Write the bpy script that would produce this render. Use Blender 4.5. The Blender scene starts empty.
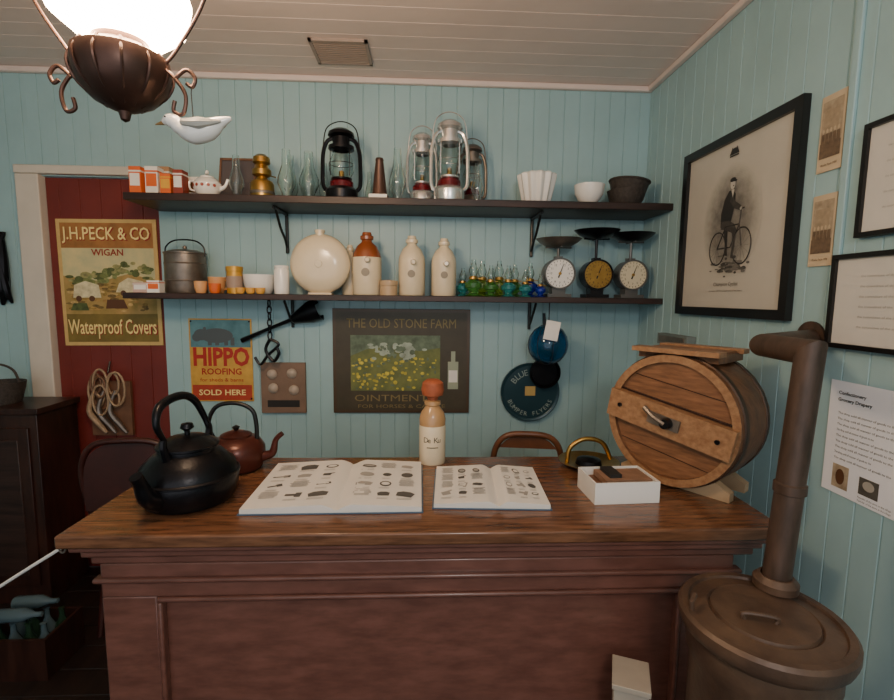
import bpy, bmesh, math, random
from mathutils import Matrix, Vector
random.seed(7)
PI=math.pi
# ------------------------------------------------------------------ helpers
def lin(h):
    h=h.lstrip('#');o=[]
    for i in (0,2,4):
        c=int(h[i:i+2],16)/255
        o.append(c/12.92 if c<=.04045 else ((c+.055)/1.055)**2.4)
    return (o[0],o[1],o[2],1)
MC={}
def pm(name,col,rough=.5,metal=0,var=.0,vs=8,bump=0,bs=60,trans=0,emis=0,coat=0,col2=None,stretch=(1,1,1),ior=1.45,alpha=1,grain=False):
    if name in MC:return MC[name]
    m=bpy.data.materials.new(name);m.use_nodes=True;n=m.node_tree.nodes;l=m.node_tree.links
    b=n['Principled BSDF'];c=lin(col)
    b.inputs['Base Color'].default_value=c;b.inputs['Roughness'].default_value=rough;b.inputs['Metallic'].default_value=metal
    b.inputs['IOR'].default_value=ior
    if trans:b.inputs['Transmission Weight'].default_value=trans
    if coat:b.inputs['Coat Weight'].default_value=coat;b.inputs['Coat Roughness'].default_value=.15
    if emis:b.inputs['Emission Color'].default_value=c;b.inputs['Emission Strength'].default_value=emis
    if var or col2 or bump:
        tc=n.new('ShaderNodeTexCoord');mp=n.new('ShaderNodeMapping');mp.inputs['Scale'].default_value=stretch
        l.new(tc.outputs['Object'],mp.inputs['Vector'])
    if var or col2:
        nt=n.new('ShaderNodeTexNoise');nt.inputs['Scale'].default_value=vs;nt.inputs['Detail'].default_value=6;nt.inputs['Roughness'].default_value=.6
        l.new(mp.outputs[0],nt.inputs['Vector'])
        if grain:
            nt.inputs['Distortion'].default_value=1.2
        r=n.new('ShaderNodeValToRGB');r.color_ramp.elements[0].position=.32;r.color_ramp.elements[1].position=.68
        if col2:c0,c1=lin(col2),c
        else:c0=tuple(x*(1-var) for x in c[:3])+(1,);c1=tuple(min(1,x*(1+var)) for x in c[:3])+(1,)
        r.color_ramp.elements[0].color=c0;r.color_ramp.elements[1].color=c1
        l.new(nt.outputs['Fac'],r.inputs[0]);l.new(r.outputs[0],b.inputs['Base Color'])
    if bump:
        n2=n.new('ShaderNodeTexNoise');n2.inputs['Scale'].default_value=bs;n2.inputs['Detail'].default_value=4
        l.new(mp.outputs[0],n2.inputs['Vector'])
        bp=n.new('ShaderNodeBump');bp.inputs['Strength'].default_value=bump;bp.inputs['Distance'].default_value=.01
        l.new(n2.outputs['Fac'],bp.inputs['Height']);l.new(bp.outputs[0],b.inputs['Normal'])
    MC[name]=m;return m
def T(x,y,z):return Matrix.Translation((x,y,z))
def RX(a):return Matrix.Rotation(math.radians(a),4,'X')
def RY(a):return Matrix.Rotation(math.radians(a),4,'Y')
def RZ(a):return Matrix.Rotation(math.radians(a),4,'Z')
def sp(pts,n=6,closed=False):
    P=[Vector(p) for p in pts];o=[];N=len(P)
    for i in range(N if closed else N-1):
        if closed:p0,p1,p2,p3=P[i-1],P[i],P[(i+1)%N],P[(i+2)%N]
        else:p0,p1,p2,p3=P[max(i-1,0)],P[i],P[i+1],P[min(i+2,N-1)]
        for k in range(n):
            t=k/n
            o.append(.5*((2*p1)+(p2-p0)*t+(2*p0-5*p1+4*p2-p3)*t*t+(3*p1-p0-3*p2+p3)*t**3))
    if not closed:o.append(P[-1])
    return o
class B:
    def __init__(s,name):s.n=name;s.v=[];s.f=[];s.m=[];s.mats=[]
    def mi(s,m):
        if m not in s.mats:s.mats.append(m)
        return s.mats.index(m)
    def add(s,vs,fs,mat,M=None):
        k=len(s.v);i=s.mi(mat)
        for p in vs:
            p=Vector(p);s.v.append(M@p if M else p)
        for f in fs:s.f.append([k+j for j in f]);s.m.append(i)
        return s
    def box(s,x0,x1,y0,y1,z0,z1,mat,M=None):
        vs=[(x,y,z) for x in (x0,x1) for y in (y0,y1) for z in (z0,z1)]
        return s.add(vs,[(0,1,3,2),(4,6,7,5),(0,4,5,1),(2,3,7,6),(0,2,6,4),(1,5,7,3)],mat,M)
    def lathe(s,prof,mat,M=None,seg=28,fl=0,fn=12,sy=1):
        vs=[];fs=[];rings=[]
        for r,z in prof:
            if r<1e-5:rings.append([len(vs)]);vs.append((0,0,z))
            else:
                rg=[]
                for k in range(seg):
                    a=2*PI*k/seg;rr=r*(1+fl*math.cos(fn*a));rg.append(len(vs));vs.append((rr*math.cos(a),rr*math.sin(a)*sy,z))
                rings.append(rg)
        for a,b in zip(rings,rings[1:]):
            if len(a)==1 and len(b)==1:continue
            for k in range(seg):
                j=(k+1)%seg
                if len(a)==1:fs.append((a[0],b[j],b[k]))
                elif len(b)==1:fs.append((a[k],a[j],b[0]))
                else:fs.append((a[k],a[j],b[j],b[k]))
        return s.add(vs,fs,mat,M)
    def tube(s,pts,r,mat,M=None,seg=8,closed=False,flat=1):
        P=[Vector(p) for p in pts];N=len(P);rs=r if isinstance(r,(list,tuple)) else None
        vs=[];fs=[];prev=None
        for i in range(N):
            if closed:t=(P[(i+1)%N]-P[i-1])
            else:t=P[min(i+1,N-1)]-P[max(i-1,0)]
            if t.length<1e-9:t=Vector((0,0,1))
            t.normalize()
            if prev is None:
                a=Vector((0,0,1)) if abs(t.z)<.9 else Vector((1,0,0))
                nn=(a-t*a.dot(t)).normalized()
            else:
                nn=prev-t*prev.dot(t)
                nn=nn.normalized() if nn.length>1e-6 else prev
            prev=nn;bb=t.cross(nn)
            if rs:
                q=i/(N-1)*(len(rs)-1);k=min(int(q),len(rs)-2);rr=rs[k]+(rs[k+1]-rs[k])*(q-k)
            else:rr=r
            for k in range(seg):
                a=2*PI*k/seg;vs.append(P[i]+nn*math.cos(a)*rr*flat+bb*math.sin(a)*rr)
        for i in range(N if closed else N-1):
            for k in range(seg):
                a=i*seg+k;b=i*seg+(k+1)%seg;c=((i+1)%N)*seg+(k+1)%seg;d=((i+1)%N)*seg+k
                fs.append((a,b,c,d))
        if not closed:fs.append(tuple(range(seg))[::-1]);fs.append(tuple((N-1)*seg+k for k in range(seg)))
        return s.add(vs,fs,mat,M)
    def poly(s,pts,mat,M=None,z=0):
        return s.add([(p[0],p[1],z) for p in pts],[tuple(range(len(pts)))],mat,M)
    def rect(s,x0,x1,y0,y1,mat,M=None,z=0):return s.poly([(x0,y0),(x1,y0),(x1,y1),(x0,y1)],mat,M,z)
    def ell(s,cx,cy,rx,ry,mat,M=None,z=0,n=20,rot=0):
        c,d=math.cos(rot),math.sin(rot)
        return s.poly([(cx+rx*math.cos(2*PI*k/n)*c-ry*math.sin(2*PI*k/n)*d,cy+rx*math.cos(2*PI*k/n)*d+ry*math.sin(2*PI*k/n)*c) for k in range(n)],mat,M,z)
    def text(s,t,size,mat,M,w=None,align='CENTER',z=0,x=0,y=0,bold=0):
        cu=bpy.data.curves.new('t','FONT');cu.body=t;cu.size=size;cu.align_x=align;cu.align_y='CENTER';cu.resolution_u=2;cu.offset=bold*size
        o=bpy.data.objects.new('t',cu);bpy.context.scene.collection.objects.link(o)
        bpy.context.view_layer.update()
        me=bpy.data.meshes.new_from_object(o.evaluated_get(bpy.context.evaluated_depsgraph_get()))
        sx=1
        if w and len(me.vertices):
            xs=[v.co.x for v in me.vertices];sx=w/(max(xs)-min(xs))
        s.add([(v.co.x*sx+x,v.co.y+y,z) for v in me.vertices],[tuple(p.vertices) for p in me.polygons],mat,M)
        bpy.data.objects.remove(o);bpy.data.meshes.remove(me);bpy.data.curves.remove(cu)
        return s
    def done(s,bevel=0,org=None,subs=0):
        xs=[p.x for p in s.v];ys=[p.y for p in s.v];zs=[p.z for p in s.v]
        o0=Vector(org) if org else Vector(((min(xs)+max(xs))/2,(min(ys)+max(ys))/2,min(zs)))
        me=bpy.data.meshes.new(s.n);me.from_pydata([p-o0 for p in s.v],[],s.f)
        for m in s.mats:me.materials.append(m)
        for p,i in zip(me.polygons,s.m):p.material_index=i;p.use_smooth=True
        bm=bmesh.new();bm.from_mesh(me);bmesh.ops.recalc_face_normals(bm,faces=bm.faces)
        for e in bm.edges:
            if len(e.link_faces)==2 and e.calc_face_angle(0)>math.radians(38):e.smooth=False
        bm.to_mesh(me);bm.free()
        ob=bpy.data.objects.new(s.n,me);ob.location=o0;bpy.context.scene.collection.objects.link(ob)
        if bevel:
            md=ob.modifiers.new('bevel','BEVEL');md.width=bevel;md.segments=2;md.limit_method='ANGLE';md.angle_limit=math.radians(50)
        return ob
# wall-plane matrices: local x right, y up, z out of wall
def WB(x,z,y=2.748):return Matrix(((1,0,0,x),(0,0,-1,y),(0,1,0,z),(0,0,0,1)))
XR=1.246
def WR(y,z,x=XR-.002,lean=0):
    m=Matrix(((0,0,-1,x),(-1,0,0,y),(0,1,0,z),(0,0,0,1)))
    return m@RX(lean)
# ------------------------------------------------------------------ materials
teal=pm('teal_paint','#98B8BC',.42,var=.06,vs=3,bump=.05,bs=40)
ceilm=pm('ceiling_paint','#DDCCC4',.5,var=.05,vs=3)
trimw=pm('cream_gloss_paint','#CDC4B6',.4,var=.06,vs=5)
redp=pm('dark_red_paint','#6E2A24',.45,var=.15,vs=4)
shelfw=pm('shelf_dark_wood','#3A2620',.45,col2='#20140F',vs=5,stretch=(1,8,8))
topw=pm('counter_top_wood','#80583E',.24,col2='#4C3120',vs=7,stretch=(1,9,9),bump=.05,bs=30,coat=.3)
frw=pm('counter_front_mahogany','#7A5044',.32,col2='#603D33',vs=9,stretch=(1.0,7,3.5),bump=.04,bs=25,coat=.3)
floorm=pm('floor_dark_boards','#2A1D17',.5,col2='#170F0C',vs=4,stretch=(6,1,1))
dark=pm('dark_varnished_wood','#3B221A',.35,col2='#22120E',vs=5,stretch=(6,6,1))
iron=pm('cast_iron_black','#16161A',.3,.55,var=.3,vs=20,bump=.1,bs=120)
rust=pm('stove_iron_rusty','#66503F',.42,.12,col2='#3C2E27',vs=7,bump=.12,bs=60)
copper=pm('brown_enamel','#4F261E',.28,.3,var=.25,vs=9)
black=pm('black_paint','#141414',.35)
chrome=pm('tinned_steel','#D8D8D6',.24,.8)
brass=pm('aged_brass','#A98545',.3,.9,var=.2,vs=20)
tin=pm('dull_tin','#7A7168',.4,.7,var=.25,vs=14)
cream=pm('stoneware_cream','#E0D0B0',.22,coat=.4,var=.04,vs=10)
brown=pm('stoneware_brown','#8A4A28',.22,coat=.4)
white=pm('white_china','#E9E6DF',.2,coat=.3)
paper=pm('paper_white','#E6E3DC',.7,var=.03,vs=20)
ink=pm('ink_grey','#55534F',.8)
inkl=pm('ink_light_grey','#9C9993',.8)
inkb=pm('ink_black','#232220',.7)
glass=pm('clear_glass','#F2FAF8',.03,trans=1)
gred=pm('red_oil','#7A1A22',.1,trans=.5)
gg=pm('green_glass','#5FA04A',.06,trans=.75);gy=pm('olive_glass','#9AB04A',.06,trans=.75)
gt=pm('teal_glass','#3FA8A8',.06,trans=.7);gb=pm('cobalt_glass','#1E35B0',.08,trans=.6)
gfloat=pm('blue_glass_float','#3C97BE',.05,trans=.92)
orange=pm('orange_print','#D9662B',.5);yel=pm('yellow_print','#D9A53A',.5);grn=pm('green_print','#5C6F3B',.6,var=.4,vs=60)
peach=pm('peach_cup','#D9A06A',.35)
pine=pm('churn_wood','#7E5639',.45,col2='#573824',vs=6,stretch=(3,14,3),bump=.1,bs=40,coat=.1)
pine2=pm('churn_face_wood','#8A5F40',.45,col2='#64432B',vs=6,stretch=(2,2,14),coat=.1)
pine3=pm('churn_bar_wood','#A07A56',.42,col2='#805A3C',vs=5,stretch=(2,12,12),coat=.1)
pale=pm('pale_wood','#A88F70',.5,var=.12,vs=8)
cork=pm('terracotta_stopper','#9A5234',.6,var=.2,vs=40)
rope=pm('rope_white','#D8D6D0',.8)
leather=pm('old_leather','#6B4B36',.6,var=.2,vs=20)
# ------------------------------------------------------------------ room
def boards(b,a0,a1,z0,z1,mat,place,w=.085,d=.006,g=.008,ph=0):
    # tongue-and-groove surface: real V grooves. place(a,depth,z)
    pts=[(a0,0)];k=math.ceil((a0-ph)/w)
    while True:
        a=ph+k*w;k+=1
        if a>a1-g:break
        if a<a0+g:continue
        pts+=[(a-g/2,0),(a-.001,d),(a+.001,d),(a+g/2,0)]
    pts.append((a1,0));n=len(pts)
    vs=[place(a,dd,z0) for a,dd in pts]+[place(a,dd,z1) for a,dd in pts]
    b.add(vs,[(i,i+1,n+i+1,n+i) for i in range(n-1)],mat)
CH=2.765
XL=-2.7;YN=-2.2
pl=lambda a,d,z:(a,2.75+d,z)
for x0,x1,z0 in ((-1.45,XR,0),(-2.10,-1.45,2.22),(XL,-2.10,0)):
    b=B('wall_back');boards(b,x0,x1,z0,CH,teal,pl,d=.004,g=.006);b.box(x0,x1+(.1 if x1==XR else 0),2.756,2.85,z0,CH,teal).done()
b=B('wall_right');boards(b,YN,2.75,0,CH,teal,lambda a,d,z:(XR+d,a,z),d=.004,g=.006);b.box(XR+.007,XR+.1,YN,2.85,0,CH,teal).done()
b=B('wall_left');boards(b,YN,2.75,0,CH,teal,lambda a,d,z:(XL-d,a,z));b.box(XL-.1,XL-.007,YN,2.85,0,CH,teal).done()
b=B('ceiling');boards(b,YN,2.75,XL,XR,ceilm,lambda a,d,z:(z,a,CH+d),w=.11,d=.0015,g=.005);b.box(XL-.1,XR+.1,YN,2.85,CH+.007,CH+.1,ceilm).done()
b=B('floor');boards(b,YN,2.75,XL,XR,floorm,lambda a,d,z:(z,a,-d),w=.14);b.box(XL-.1,XR+.1,YN,2.85,-.1,-.007,floorm).done()
b=B('trim_cornice_back');b.box(XL,XR,2.722,2.75,CH-.03,CH,ceilm).done(.006)
b=B('trim_cornice_right');b.box(XR-.028,XR,YN,2.722,CH-.03,CH,ceilm).done(.006)
b=B('trim_door');b.box(-2.17,-2.05,2.72,2.80,0,2.225,trimw);b.box(-2.17,-1.46,2.715,2.80,2.225,2.27,trimw).done(.005)
b=B('door_1')
boards(b,-2.045,-1.452,0,2.215,redp,lambda a,d,z:(a,2.765+d,z),w=.11,d=.004);b.box(-2.045,-1.452,2.772,2.81,0,2.215,redp).done()
b=B('baseboard_back');b.box(-1.44,XR,2.735,2.75,0,.14,dark).done()
b=B('trim_batten_right');b.box(XR-.012,XR,1.40,1.425,1.56,CH-.03,teal).done(.003)
# ceiling vent
b=B('ceiling_vent');ventm=pm('vent_grille','#8A7A70',.6);ventf=pm('vent_frame','#A08F84',.5)
b.box(-.54,-.27,2.35,2.365,CH-.012,CH,ventf).box(-.54,-.27,2.565,2.58,CH-.012,CH,ventf).box(-.54,-.525,2.35,2.58,CH-.012,CH,ventf).box(-.285,-.27,2.35,2.58,CH-.012,CH,ventf)
b.box(-.53,-.28,2.36,2.57,CH-.002,CH,ventm)
for i in range(11):
    y=2.372+i*.018;b.box(-.525,-.285,y,y+.008,CH-.01,CH-.003,ventf)
b.done()
# ------------------------------------------------------------------ counter
b=B('shop_counter')
cx0,cx1=-.99,1.045;cy0,cy1=1.268,1.904
b.box(cx0,cx1,cy0,cy1,.912,.95,topw)
b.box(cx0+.02,cx1-.02,cy0+.018,cy1-.01,.892,.9125,frw)
b.box(cx0+.04,cx1-.04,cy0+.035,cy1-.02,.868,.8925,frw)
b.box(cx0+.055,cx1-.055,cy0+.052,cy1-.03,.84,.8685,frw)
fy=1.345
b.box(-.91,.93,fy,1.86,.0,.8405,frw)
# rails and stiles
b.box(-.915,.935,fy-.02,fy+.002,.735,.8405,frw);b.box(-.915,.935,fy-.02,fy+.002,.0,.14,frw)
b.box(-.915,-.76,fy-.02,fy+.002,.135,.74,frw);b.box(.78,.935,fy-.02,fy+.002,.135,.74,frw)
b.box(-.93,.955,fy-.035,fy,.785,.80,frw)
b.box(-.76,.78,fy-.028,fy+.001,.722,.737,frw);b.box(-.76,.78,fy-.028,fy+.001,.135,.15,frw)
b.box(-.76,-.745,fy-.028,fy+.001,.15,.722,frw);b.box(.765,.78,fy-.028,fy+.001,.15,.722,frw)
b.box(-.94,.965,fy-.045,1.86,.0,.07,frw)
b.done(.006)
# ------------------------------------------------------------------ shelves
US=2.08;LS=1.605
b=B('wall_shelf');b.box(-1.44,XR-.002,2.42,2.748,US-.035,US,shelfw)
for x in (-.76,.60):
    b.tube([(x,2.735,1.83),(x,2.735,US-.037)],.009,black);b.tube([(x,2.735,US-.042),(x,2.50,US-.042)],.008,black)
    b.tube(sp([(x,2.73,1.86),(x,2.70,1.90),(x,2.62,1.95),(x,2.54,US-.045)],5),.007,black)
b.done(.003)
b=B('wall_shelf');b.box(-1.50,XR-.002,2.47,2.748,LS-.03,LS,shelfw)
for x in (-.74,.60):
    b.tube([(x,2.735,1.42),(x,2.735,LS-.03)],.009,black);b.tube(sp([(x,2.73,1.44),(x,2.68,1.48),(x,2.58,LS-.035)],5),.007,black)
b.done(.003)
# ------------------------------------------------------------------ small-object generators
E=.0006
def chimney(x,y,z,h,r):
    b=B('glass_lamp_chimney');k=r
    pr=[(k*.55,0),(k*.55,h*.1),(k*1.0,h*.3),(k*.95,h*.42),(k*.5,h*.68),(k*.42,h)]
    pr2=[(p[0]-.002,p[1]) for p in pr][::-1]
    b.lathe(pr+pr2,glass,T(x,y,z+E),24);b.done()
def lantern(x,y,z,h,w,met,gl=glass,oil=None):
    b=B('hurricane_lantern');r=w/2;M=T(x,y,z+E)
    b.lathe([(0,0),(r*.82,0),(r*.85,h*.02),(r*.85,h*.13),(r*.7,h*.17),(r*.35,h*.19),(r*.3,h*.25),(r*.55,h*.27),(r*.55,h*.29),(0,h*.29)],met,M)
    b.lathe([(r*.45,h*.29),(r*.66,h*.38),(r*.68,h*.46),(r*.5,h*.58),(r*.4,h*.64),(r*.38,h*.64),(r*.48,h*.58),(r*.65,h*.46),(r*.63,h*.38),(r*.43,h*.29)],gl,M)
    b.lathe([(0,h*.29),(r*.14,h*.29),(r*.14,h*.38),(0,h*.40)],brass,M,14)
    if oil:b.lathe([(r*.5,h*.172),(r*.62,h*.175),(r*.62,h*.24),(r*.5,h*.26)],oil,M)
    b.lathe([(r*.42,h*.63),(r*.68,h*.65),(r*.68,h*.69),(r*.45,h*.70),(r*.45,h*.80),(r*.7,h*.82),(r*.66,h*.86),(r*.4,h*.9),(0,h*.92)],met,M)
    for s in (-1,1):
        b.tube(sp([(s*r*.75,0,h*.13),(s*r*.98,0,h*.2),(s*r*1.0,0,h*.4),(s*r*.95,0,h*.62),(s*r*.72,0,h*.76),(s*r*.3,0,h*.80)],5),w*.055,met,M)
        b.tube([(s*r*.5,-r*.5,h*.3),(s*r*.5,-r*.5,h*.64)],.002,met,M,6)
    b.tube([(r*.62*math.cos(a*PI/8),r*.62*math.sin(a*PI/8),h*.47) for a in range(16)],.002,met,M,6,True)
    b.tube(sp([(-r*.97,0,h*.66),(-r*.8,.0,h*.9),(-r*.3,.01,h*1.0),(r*.3,.01,h*1.0),(r*.8,0,h*.9),(r*.97,0,h*.66)],5),.003,met,M,6)
    b.done()
# boxes on upper shelf
def carton(x,y,z,w,d,h,m1,m2,name='carton_box',rz=0):
    b=B(name);M=T(x,y,z+E)@RZ(rz)
    b.box(-w/2,w/2,-d/2,d/2,0,h,m1,M);b.rect(-w*.42,w*.42,h*.3,h*.75,m2,M@T(0,-d/2-.001,0)@RX(90));b.box(-w/2-.001,w/2+.001,-d/2-.001,d/2+.001,h*.8,h*.86,m2,M)
    b.done()
carton(-1.405,2.50,US,.055,.07,.13,orange,white);carton(-1.335,2.51,US,.06,.06,.135,white,orange);carton(-1.265,2.50,US,.05,.06,.10,orange,yel)
carton(-1.36,2.62,US,.12,.08,.16,pm('tan_card','#B08A66',.6),white)
carton(-1.205,2.50,US,.045,.06,.12,pm('dark_red_print','#8A3A2A',.5),white)
carton(-1.19,2.61,US,.10,.08,.11,white,brass)
b=B('white_teapot');M=T(-1.085,2.52,US+E)
b.lathe([(0,0),(.04,0),(.045,.006),(.065,.04),(.065,.065),(.045,.09),(.03,.095),(.032,.1),(.0,.112)],white,M);b.lathe([(0,.11),(.01,.115),(.008,.128),(0,.132)],white,M,12)
b.tube(sp([(.055,0,.04),(.085,0,.055),(.10,0,.09)],5),[.014,.008,.006],white,M);b.tube(sp([(-.055,0,.075),(-.085,0,.08),(-.085,0,.04),(-.055,0,.03)],5),.005,white,M)
for a in range(6):b.lathe([(0,0),(.008,0),(.008,.001),(0,.001)],pm('rose_print','#A04B3A',.4),M@RZ(200+a*24)@T(.067,0,.05)@RY(90),8)
b.done()
b=B('framed_glass_plate');M=T(-.99,2.64,US+E)@RX(-12);plm=pm('smoky_plate','#5F5A5C',.2,.3)
b.box(-.09,.09,-.004,.004,.004,.235,plm,M);
for a in ((-.095,.095,.0,.012),(-.095,.095,.228,.24),(-.095,-.085,.0,.24),(.085,.095,.0,.24)):b.box(a[0],a[1],-.009,.009,a[2],a[3],leather,M)
b.done()
chimney(-.935,2.50,US,.2,.036)
b=B('brass_oil_lamp');M=T(-.82,2.53,US+E)@RZ(70)
b.lathe([(0,0),(.055,0),(.058,.008),(.058,.07),(.05,.085),(.03,.092),(.025,.105),(.045,.115),(.045,.14),(.035,.15),(.03,.165),(.042,.175),(.04,.2),(.02,.215),(0,.22)],brass,M)
b.lathe([(.059,.02),(.061,.025),(.061,.03),(.059,.035)],tin,M);b.tube(sp([(.05,0,.08),(.085,0,.075),(.085,0,.03),(.055,0,.02)],5),.004,brass,M);b.tube([(.04,-.02,.12),(.07,-.03,.12)],.003,brass,M);b.done()
chimney(-.69,2.50,US,.235,.045);chimney(-.58,2.50,US,.225,.05);chimney(-.71,2.66,US,.25,.035);chimney(-.62,2.65,US,.26,.04);chimney(-.54,2.68,US,.22,.03)
lantern(-.427,2.55,US,.39,.19,iron,glass,gred)
b=B('tin_funnel');M=T(-.234,2.54,US+E);b.lathe([(0,0),(.045,0),(.045,.03),(.038,.035),(.02,.2),(.022,.205),(.018,.215),(0,.215)],pm('brown_tin','#5A4238',.4,.5),M);b.done()
b=B('label_card');b.box(-.28,-.19,2.45,2.475,US+E,US+.022,white).done(.001)
chimney(-.14,2.49,US,.25,.042);chimney(-.16,2.66,US,.22,.036);chimney(-.30,2.68,US,.18,.025)
lantern(-.018,2.61,US,.40,.155,chrome,glass,gred);lantern(.121,2.52,US,.44,.185,chrome,glass,gred);lantern(.25,2.66,US,.36,.15,tin,glass,gred);chimney(.26,2.47,US,.18,.032)
b=B('fluted_jelly_mould');b.lathe([(0,0),(.062,0),(.07,.01),(.098,.145),(.09,.152),(.06,.152),(.055,.14),(0,.138)],white,T(.575,2.54,US+E),72,.07,12);b.done()
b=B('white_bowl');b.lathe([(0,0),(.035,0),(.035,.01),(.055,.03),(.072,.06),(.078,.105),(.074,.105),(.066,.06),(.04,.02),(0,.015)],white,T(.852,2.54,US+E));b.done()
bas=pm('dark_basketry','#3A342F',.7,var=.4,vs=60,bump=.4,bs=90)
b=B('woven_bowl');M=T(1.05,2.54,US+E)
b.lathe([(0,0),(.06,0),(.085,.03),(.098,.08),(.09,.08),(.075,.03),(0,.01)],bas,M)
b.lathe([(0,.012),(.06,.04),(.085,.07),(.10,.125),(.09,.128),(.08,.085),(0,.05)],bas,M@RY(6));b.tube([(.1*math.cos(a*PI/10),.1*math.sin(a*PI/10),.127) for a in range(20)],.006,bas,M@RY(6),8,True);b.done()
# ---- lower shelf items
carton(-1.43,2.53,LS,.07,.06,.05,pm('pinkish_card','#C7A79A',.6),white);carton(-1.355,2.505,LS,.06,.05,.06,white,orange)
b=B('tin_billy_can');M=T(-1.268,2.64,LS+E)
b.lathe([(0,0),(.098,0),(.1,.004),(.1,.2),(.104,.204),(.104,.21),(.06,.225),(0,.23)],tin,M);b.lathe([(.101,.06),(.103,.064),(.101,.068)],tin,M);b.lathe([(.101,.15),(.103,.154),(.101,.158)],tin,M)
b.tube(sp([(-.1,0,.19),(-.098,0,.24),(-.05,0,.275),(.05,0,.275),(.098,0,.24),(.1,0,.19)],5),.004,iron,M);b.lathe([(0,.228),(.012,.232),(.01,.245),(0,.25)],tin,M,12);b.done()
def cup(x,y,z,r,h,mat,handle=True,name='teacup'):
    b=B(name);M=T(x,y,z+E);b.lathe([(0,0),(r*.7,0),(r*.75,h*.05),(r*.92,h*.4),(r,h),(r*.93,h),(r*.85,h*.4),(r*.6,h*.1),(0,h*.08)],mat,M,24)
    if handle:b.tube(sp([(r*.95,0,h*.8),(r*1.45,0,h*.75),(r*1.4,0,h*.35),(r*.88,0,h*.25)],4),r*.1,mat,M)
    b.done()
cup(-1.10,2.62,LS,.045,.085,peach);cup(-1.07,2.52,LS,.03,.05,orange,False,'egg_cup');cup(-1.14,2.52,LS,.032,.06,peach,False,'egg_cup')
b=B('yellow_tea_tin');M=T(-1.0,2.60,LS+E);b.lathe([(0,0),(.04,0),(.04,.115),(.043,.117),(.043,.14),(0,.145)],pm('yellow_tin','#C99A3E',.35,.3),M);b.lathe([(.0405,.03),(.041,.03),(.041,.09),(.0405,.09)],pm('tin_label','#A08A7A',.5),M);b.done()
cup(-.877,2.62,LS,.085,.10,white,False,'white_pudding_bowl')
for x in (-.935,-.885,-.835):cup(x,2.50,LS,.024,.03,pm('ochre_pot','#D9A24A',.4),False,'egg_cup')
b=B('white_storage_jar');b.lathe([(0,0),(.036,0),(.038,.005),(.038,.12),(.034,.13),(.036,.134),(.036,.145),(0,.148)],white,T(-.742,2.55,LS+E));b.done()
# round flat stoneware hot water bottle (disc standing on edge)
b=B('stoneware_hot_water_bottle');M=T(-.548,2.58,LS+.158)@RX(90)
b.lathe([(0,-.05),(.07,-.05),(.13,-.038),(.153,-.015),(.157,0),(.153,.015),(.13,.038),(.07,.05),(0,.05)],cream,M,48)
b.lathe([(.012,.0),(.022,.0),(.022,.02),(.026,.022),(.026,.034),(0,.036)],cream,T(-.548,2.58,LS+.158+.142),20);b.lathe([(0,.05),(.02,.05),(.018,.055),(0,.056)],cream,M,20)
b.box(-.06,.06,-.03,.03,-.158+E,-.148,cream,T(-.548,2.58,LS+.158));b.done()
def sbottle(x,y,z,r,h,topm,badge=True):
    b=B('stoneware_bottle');M=T(x,y,z+E)
    b.lathe([(0,0),(r*.94,0),(r,.006),(r,h*.55),(r*.99,h*.60)],cream,M,32)
    b.lathe([(r*.99,h*.60),(r*.95,h*.66),(r*.7,h*.78),(r*.4,h*.84),(r*.34,h*.87),(r*.46,h*.89),(r*.46,h*.94),(r*.34,h*.955),(r*.3,h),(0,h)],topm,M,32)
    if badge:b.lathe([(0,.0),(r*.28,0),(r*.28,.002),(0,.002)],pm('badge_grey','#8C8270',.5),M@T(0,-r*.995,h*.36)@RX(90),16);b.lathe([(0,0),(.015,0),(.015,.016),(.010,.024),(0,.024)],cream,M@T(r*.15,-r*.98,h*.55)@RX(90),14)
    b.done()
sbottle(-.305,2.58,LS,.076,.325,brown);sbottle(-.07,2.58,LS,.070,.31,cream);sbottle(.10,2.58,LS,.066,.30,cream);sbottle(-.41,2.69,LS,.045,.27,cream,False)
b=B('ointment_tin');b.lathe([(0,0),(.045,0),(.045,.05),(.048,.052),(.048,.075),(0,.08)],pm('tan_tin','#B59A78',.4),T(-.188,2.53,LS+E));b.done()
def mini(x,y,z,h,m):
    b=B('miniature_oil_lamp');M=T(x,y,z+E);r=h*.24
    b.lathe([(0,0),(r*.9,0),(r*.95,h*.03),(r*.5,h*.08),(r*.45,h*.12),(r,h*.24),(r*.98,h*.36),(r*.45,h*.46)],m,M,20)
    b.lathe([(r*.45,h*.45),(r*.55,h*.47),(r*.5,h*.54),(r*.3,h*.56)],brass,M,16);b.lathe([(r*.32,h*.55),(r*.55,h*.67),(r*.5,h*.75),(r*.28,h*.88),(r*.25,h),(r*.2,h),(r*.42,h*.75),(r*.45,h*.67),(r*.28,h*.55)],glass,M,16)
    b.tube([(r*.5,0,h*.49),(r*1.0,0,h*.49)],.002,brass,M,6);b.done()
for x,m,h,y in ((.205,gt,.15,2.61),(.255,gg,.19,2.54),(.31,gy,.19,2.62),(.345,gg,.16,2.52),(.40,gy,.19,2.60),(.435,gt,.16,2.51),(.485,gg,.17,2.60),(.525,gt,.14,2.51),(.565,gb,.18,2.59),(.605,gb,.12,2.51)):mini(x,y,LS,h,m)
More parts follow.
